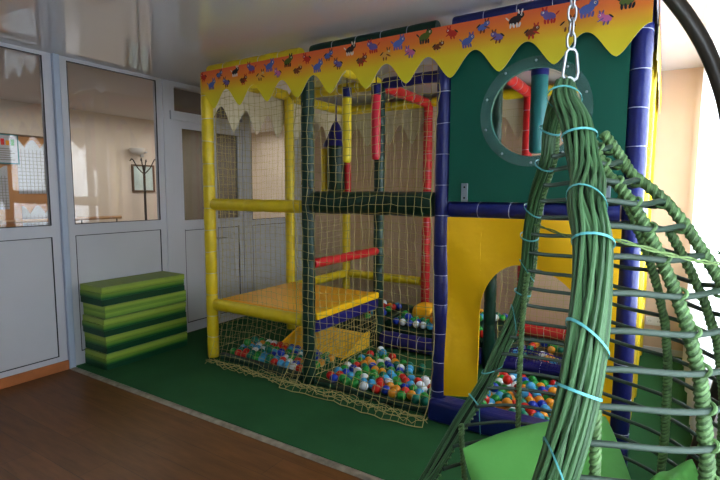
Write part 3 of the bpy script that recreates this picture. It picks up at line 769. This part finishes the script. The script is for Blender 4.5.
# rim bundles of canes
def bundle(cl, width, ncane, rc, name, seed=1):
    rnd = random.Random(seed); cl = catmull(cl, 10); N = len(cl); mb = MB(); fr = []
    for i in range(N):
        t = (cl[min(i+1, N-1)]-cl[max(i-1, 0)]).normalized(); d = RV-t*RV.dot(t); d.normalize(); fr.append((d, t.cross(d).normalized()))
    for c in range(ncane):
        inner = c % 2; rr = .80 if inner else 1.0; a0 = 2*PI*(c//2)/((ncane+1)//2)+rnd.uniform(-.12, .12)+.3*inner; tw = rnd.uniform(1.3, 1.6)*(-1.3 if inner else 1); ph = rnd.uniform(0, 6); pts = []
        for i in range(N):
            s_ = i/N; w_ = width(s_) if callable(width) else width
            an = a0+tw*s_*2.4+.12*math.sin(s_*7+ph); q = rr*(1+.05*math.sin(s_*11+ph))*(w_/2-rc)
            u, v = fr[i]; pts.append(cl[i]+u*math.cos(an)*q+v*math.sin(an)*q*.8)
        mb.tube(pts, rc, M['cane'] if c % 3 else M['cane2'], 7)
    mb.tube(cl, [max(.006, ((width(i/N) if callable(width) else width)/2-rc)*.66) for i in range(N)], M['cane_gap_shade'], 12)  # inner tube coloured as the shade showing between the canes
    return mb.build(name, ch, True), cl, fr
def wz(phi, z, dr=.012): return SP(phi, z, dr)
top = W(.536, 1.30, .285)
clA = [top, W(.522, 1.26, .236), W(.532, 1.21, .17), W(.534, 1.17, .09), W(.524, 1.12, .03), wz(-105, -.03, .03), wz(-104, -.1, .03), wz(-106, -.22, .028), wz(-108.5, -.35, .028), wz(-111.5, -.48, .028), wz(-115, -.6, .025),
       wz(-121, -.74, .02), wz(-130, -.87, .02), wz(-147, -1.0, .02), wz(-180, -1.08, .02)]
bA, cA, fA = bundle(clA, lambda s: .052+.026*min(1, s*7), 30, .0050, 'cane_rim', 3)
clB = [top, W(.535, 1.35, .24), W(.548, 1.42, .18), wz(92, .10, .012), wz(89, .0, .012), wz(86, -.12, .012), wz(83.5, -.25, .012), wz(84, -.36, .012), wz(87, -.48, .015), wz(92, -.6, .02), wz(98, -.725, .02), wz(110, -.87, .02), wz(129, -1.03, .025), wz(152, -1.075, .025), wz(180, -1.08, .02)]
bB, cB, fB = bundle(clB, lambda s: .042+.016*min(1, max(0, s-.3)*3), 20, .0046, 'cane_rim', 9)
# spiral wrapping on the inner edge of the far rim
def spiral(cl, r, pitch, rt, parent, off, i0=0, i1=None):
    c = cl[i0:i1]; L = sum((c[i+1]-c[i]).length for i in range(len(c)-1)); turns = int(L/pitch); K = turns*8; pts = []; N = len(c)-1
    for k_ in range(K+1):
        x = k_/K*N; i = min(int(x), N-1); p = c[i].lerp(c[i+1], x-i); t = (c[i+1]-c[i]).normalized()
        u = (RV-t*RV.dot(t)).normalized(); w = t.cross(u); an = 2*PI*k_/8
        pts.append(p+u*off+(u*math.cos(an)+w*math.sin(an))*r)
    m = MB(); m.tube(pts, rt, M['rope'], 5); m.tube([c[i]+(RV*off) for i in range(len(c))], r*.86, M['rope_dark'], 8)
    return m.build('rim_wrapping', parent, True)
spiral(cB, .0085, .016, .0042, bB, .021, 14)
# aqua cable ties
def cable_tie(cl, fr, i, rx, tilt, parent, tail=0):
    i = int(max(1, min(len(cl)-2, i))); c = cl[i]; t = (cl[i+1]-cl[i-1]).normalized(); u, v = fr[i]; pts = []
    for k_ in range(20):
        an = 2*PI*k_/20; pts.append(c+u*math.cos(an)*rx+v*math.sin(an)*rx*.9+t*tilt*math.cos(an))
    mb = MB()
    b = len(mb.v); k = mb.mi(M['ziptie'])
    for q in range(20):
        for s_ in (-1, 1):
            for h in (0, .0015):
                w = (pts[q]-c).normalized(); mb.v.append((pts[q]+t*s_*.0028+w*h)[:])
    for q in range(20):
        a = b+q*4; d = b+((q+1) % 20)*4
        for (e, g) in ((0, 1), (1, 3), (3, 2), (2, 0)): mb.face((a+e, a+g, d+g, d+e), k)
    if tail:
        p0 = pts[0 if tail > 0 else 10]; mb.tube([p0, p0+Vector((0,0,-.03)), p0+Vector((0,0,-.11))+RV*.006], .0018, M['ziptie'], 4)
    mb.build('cable_tie', parent, True)
for i, tl in ((9, .012), (24, .004), (48, .022), (60, .003), (74, .026), (81, .004), (93, .06), (106, .01)): cable_tie(cA, fA, i, .0405, tl, bA)
for i, tl, ta in ((20, .01, 0), (32, .006, 0), (45, .02, 0), (52, .004, 0), (62, .045, 0), (70, .004, 0), (80, .06, 0), (96, -.03, 0), (105, .01, 1)): cable_tie(cB, fB, i, .030, tl, bB, ta)
# twine tied across the cocoon
tw = catmull([SP(86, -.10, .02), W(.60, 1.35, -.125), SP(-100, -.09, .02), SP(-77, -.125, .03), SP(-55, -.14, .03), SP(-28, -.12, .02)], 12)
mt = MB()
for s_ in (0, PI):
    mt.tube([p+Vector((0, 0, math.cos(i*.9+s_)*.003))+FV*math.sin(i*.9+s_)*.003 for i, p in enumerate(tw)], .0021, M['twine'], 5)
mt.build('twine', ch, True)
# chain and carabiner
cn = empty('chain', W(.548, 1.3, .40)); tag(cn, 'steel chain with carabiner holding up the hanging chair', 'chain')
def link(c, h, w, r, turn, name='chain_link'):
    pts = []
    ax = RV if turn == 0 else FV
    for k_ in range(16):
        an = 2*PI*k_/16; x = math.cos(an)*w; z_ = math.sin(an)*h; z_ = math.copysign(abs(math.sin(an))**.8*h, z_); pts.append(Vector(c)+ax*x+Vector((0,0,z_)))
    MB().tube(pts, r, M['metal'], 8, closed=True).build(name, cn, True)
zc = .395; i = 0
while zc < .60:
    link(W(.548, 1.3, zc), .0215, .0105, .0032, i % 2); zc += .0345; i += 1
cb = [(-.003, .375), (.010, .372), (.016, .362), (.022, .315), (.019, .300), (.006, .292), (-.012, .296), (-.018, .306), (-.011, .366)]
MB().tube([W(.548+x, 1.3, z_) for x, z_ in cb], .0042, M['metal'], 8, closed=True).build('carabiner', cn, True)
MB().tube([W(.548+.012*math.cos(t*PI/8), 1.3, .288+.014*math.sin(t*PI/8)) for t in range(16)], .0035, M['metal'], 8, closed=True).build('hanging_eye', ch, True)

# stand: bent black tube and base ring
st = empty('chair_stand', W(AR, AF, -1.6)); tag(st, 'black curved tube stand arching over the hanging chair', 'stand')
arc = [W(.48, 1.3, .668), W(.537, 1.3, .667), W(.663, 1.3, .62), W(.738, 1.31, .585), W(.795, 1.32, .535), W(.870, 1.34, .472), W(.930, 1.35, .400), W(.980, 1.36, .318), W(1.032, 1.38, .212), W(1.079, 1.4, .039), W(1.114, 1.42, -.137), W(1.146, 1.45, -.356), W(1.168, 1.5, -.581), W(1.19, 1.58, -.772), W(1.188, 1.64, -.989), W(1.15, 1.66, -1.2), W(1.08, 1.66, -1.42), W(1.04, 1.64, -1.55)]
MB().tube(catmull(arc, 8), .0198, M['black'], 16).build('arched_tube', st, True)
MB().tube([W(AR+.48*math.cos(2*PI*i/48)-.0, AF+.62*math.sin(2*PI*i/48)+.02, -1.562) for i in range(48)], .025, M['black'], 12, closed=True).build('base_ring', st, True)
MB().tube([W(.548, 1.3, .65), W(.548, 1.3, .622)], .006, M['metal'], 8).build('hook', st, True)

# cushions
def pillow(bl, br, tl, tr, t, name, label, seed=0, bulge=.0):
    P00, P10, P01, P11 = (Vector(q) for q in (bl, br, tl, tr)); n = 34; mb = MB(); k = mb.mi(M['cushion'])
    un = ((P10-P00).cross(P01-P00)).normalized()
    rnd = random.Random(seed); p1, p2 = rnd.uniform(0, 6), rnd.uniform(0, 6); idx = {}
    for s_ in (1, -1):
        for i in range(n+1):
            for j in range(n+1):
                u = -1+2*i/n; v = -1+2*j/n
                e = (max(0, 1-abs(u)**2.4)*max(0, 1-abs(v)**2.4))**.6
                uu = .5+.5*u*(1+.09*(1-v*v)); vv = .5+.5*v*(1+.15*(1-u*u)*(1-.2*u))
                q = P00.lerp(P10, uu).lerp(P01.lerp(P11, uu), vv)
                wr = .012*math.sin(4*u+2.5*v+p1)+.007*math.sin(8*v-5*u+p2)*e
                q = q+un*(s_*t/2*e+wr-bulge*(u*u+v*v))
                edge = i in (0, n) or j in (0, n)
                if s_ == -1 and edge: idx[(s_, i, j)] = idx[(1, i, j)]
                else: idx[(s_, i, j)] = len(mb.v); mb.v.append(q[:])
        for i in range(n):
            for j in range(n):
                q = [idx[(s_, i, j)], idx[(s_, i+1, j)], idx[(s_, i+1, j+1)], idx[(s_, i, j+1)]]
                mb.face(tuple(q if s_ == 1 else q[::-1]), k)
    o = mb.build(name, None, True); tag(o, label, 'cushion'); return o
pillow(W(.45, 1.28, -1.05), W(.84, 1.28, -1.02), W(.328, 1.44, -.80), W(.865, 1.63, -.785), .19, 'cushion', 'large light green cushion leaning on the back of the hanging chair', 1)
pillow(W(.33, .98, -.98), W(.56, .98, -1.0), W(.235, 1.20, -.80), W(.43, 1.28, -.83), .09, 'cushion', 'light green seat cushion at the front lip of the hanging chair', 2, .01)
pillow(W(.64, 1.0, -.80), W(.82, .99, -.80), W(.72, 1.15, -.74), W(.90, 1.24, -.725), .07, 'cushion', 'small light green cushion at the right side of the hanging chair', 3)

# ------------------------------------------------------------------ curtain, socket
cu = MB()
def cfn(u, v):
    y = 5.48-u*3.9; z_ = .03+v*2.68; f_ = math.sin(u*150)+.5*math.sin(u*67+1); return (.247+.11*min(1, max(0, (3.0-y)/.8))+.012*f_*(1-.2*v), y+.01*math.sin(u*90), z_)
cu.grid(cfn, 420, 6, M['curtain'])
co = cu.build('sheer_curtain', None, True); tag(co, 'white sheer curtain over the bright right hand window', 'curtain')
cu2 = MB(); cu2.grid(lambda u, v: (.34+.012*math.sin(u*140), 1.35-u*4.0, .03+v*2.68), 300, 4, M['curtain'])
tag(cu2.build('sheer_curtain', None, True), 'white sheer curtain over the added unseen window beside the camera', 'curtain')
so = empty('wall_socket', (-.01, WY, .334)); tag(so, 'white double power socket low on the beige back wall', 'socket')
box(-.085, .065, WY-.012, WY-.001, .29, .375, M['socket']).build('cover_plate', so, bevel=.004)
for x in (-.047, .027):
    o = MB().lathe([(.026,0), (.026,-.004), (.020,-.004), (.019,-.001), (0,-.001)], (x, WY-.012, .333), M['socket'], 18, (0,1,0)).build('outlet', so, True)
    for d_ in (-.008, .008): MB().lathe([(.003,-.002), (0,-.002)], (x+d_, WY-.012, .333), M['dark_hole'], 8, (0,1,0)).build('pin_hole', o)

# ------------------------------------------------------------------ lights
def area(name, loc, rot, sx, sy, power, col=(1,1,1)):
    l = bpy.data.lights.new(name, 'AREA'); l.shape = 'RECTANGLE'; l.size = sx; l.size_y = sy; l.energy = power; l.color = col
    o = bpy.data.objects.new(name, l); o.location = loc; o.rotation_euler = rot; C.objects.link(o); return o
area('daylight_window', (RX+.35, 3.95, 1.7), (0, PI/2, 0), 1.9, 2.8, 270, (.93,.97,1))
area('unseen_window_fill', (RX+.35, -.6, 1.7), (0, PI/2, 0), 1.9, 3.8, 225, (.93,.97,1))  # added fill from outside the frame, through the unseen near opening
area('hall_end_fill', (-5.9, 6.2, 2.70), (0, 0, 0), 1.6, 1.2, 14, (1,.96,.90))  # added fill to brighten the hall behind the last window, no fixture there
area('hall_light', (-5.9, 4.0, 2.70), (0, 0, 0), 1.2, 5.5, 62, (1,.97,.93))
w = bpy.data.worlds.new('sky'); bpy.context.scene.world = w; w.use_nodes = True
bg = w.node_tree.nodes['Background']; bg.inputs['Color'].default_value = (.85,.92,1,1); bg.inputs['Strength'].default_value = 2.0

# ------------------------------------------------------------------ camera
cam = bpy.data.cameras.new('camera'); cam.sensor_width = 36; cam.lens = 36*481.3/720; cam.clip_start = .02
co_ = bpy.data.objects.new('camera', cam); C.objects.link(co_); co_.location = (0, 0, 1.6)
co_.rotation_euler = (Matrix.Rotation(.5606, 3, 'Z') @ Matrix.Rotation(PI/2-.0992, 3, 'X') @ Matrix.Rotation(.0042, 3, 'Z')).to_euler(); bpy.context.scene.camera = co_
s = bpy.context.scene
s.view_settings.view_transform = 'Standard'; s.view_settings.look = 'None'; s.view_settings.exposure = -.08; s.view_settings.gamma = .90
s.cycles.max_bounces = 10; s.cycles.transparent_max_bounces = 24; s.cycles.diffuse_bounces = 5; s.cycles.use_denoising = True
s.cycles.caustics_reflective = False; s.cycles.caustics_refractive = False; s.cycles.sample_clamp_indirect = 6
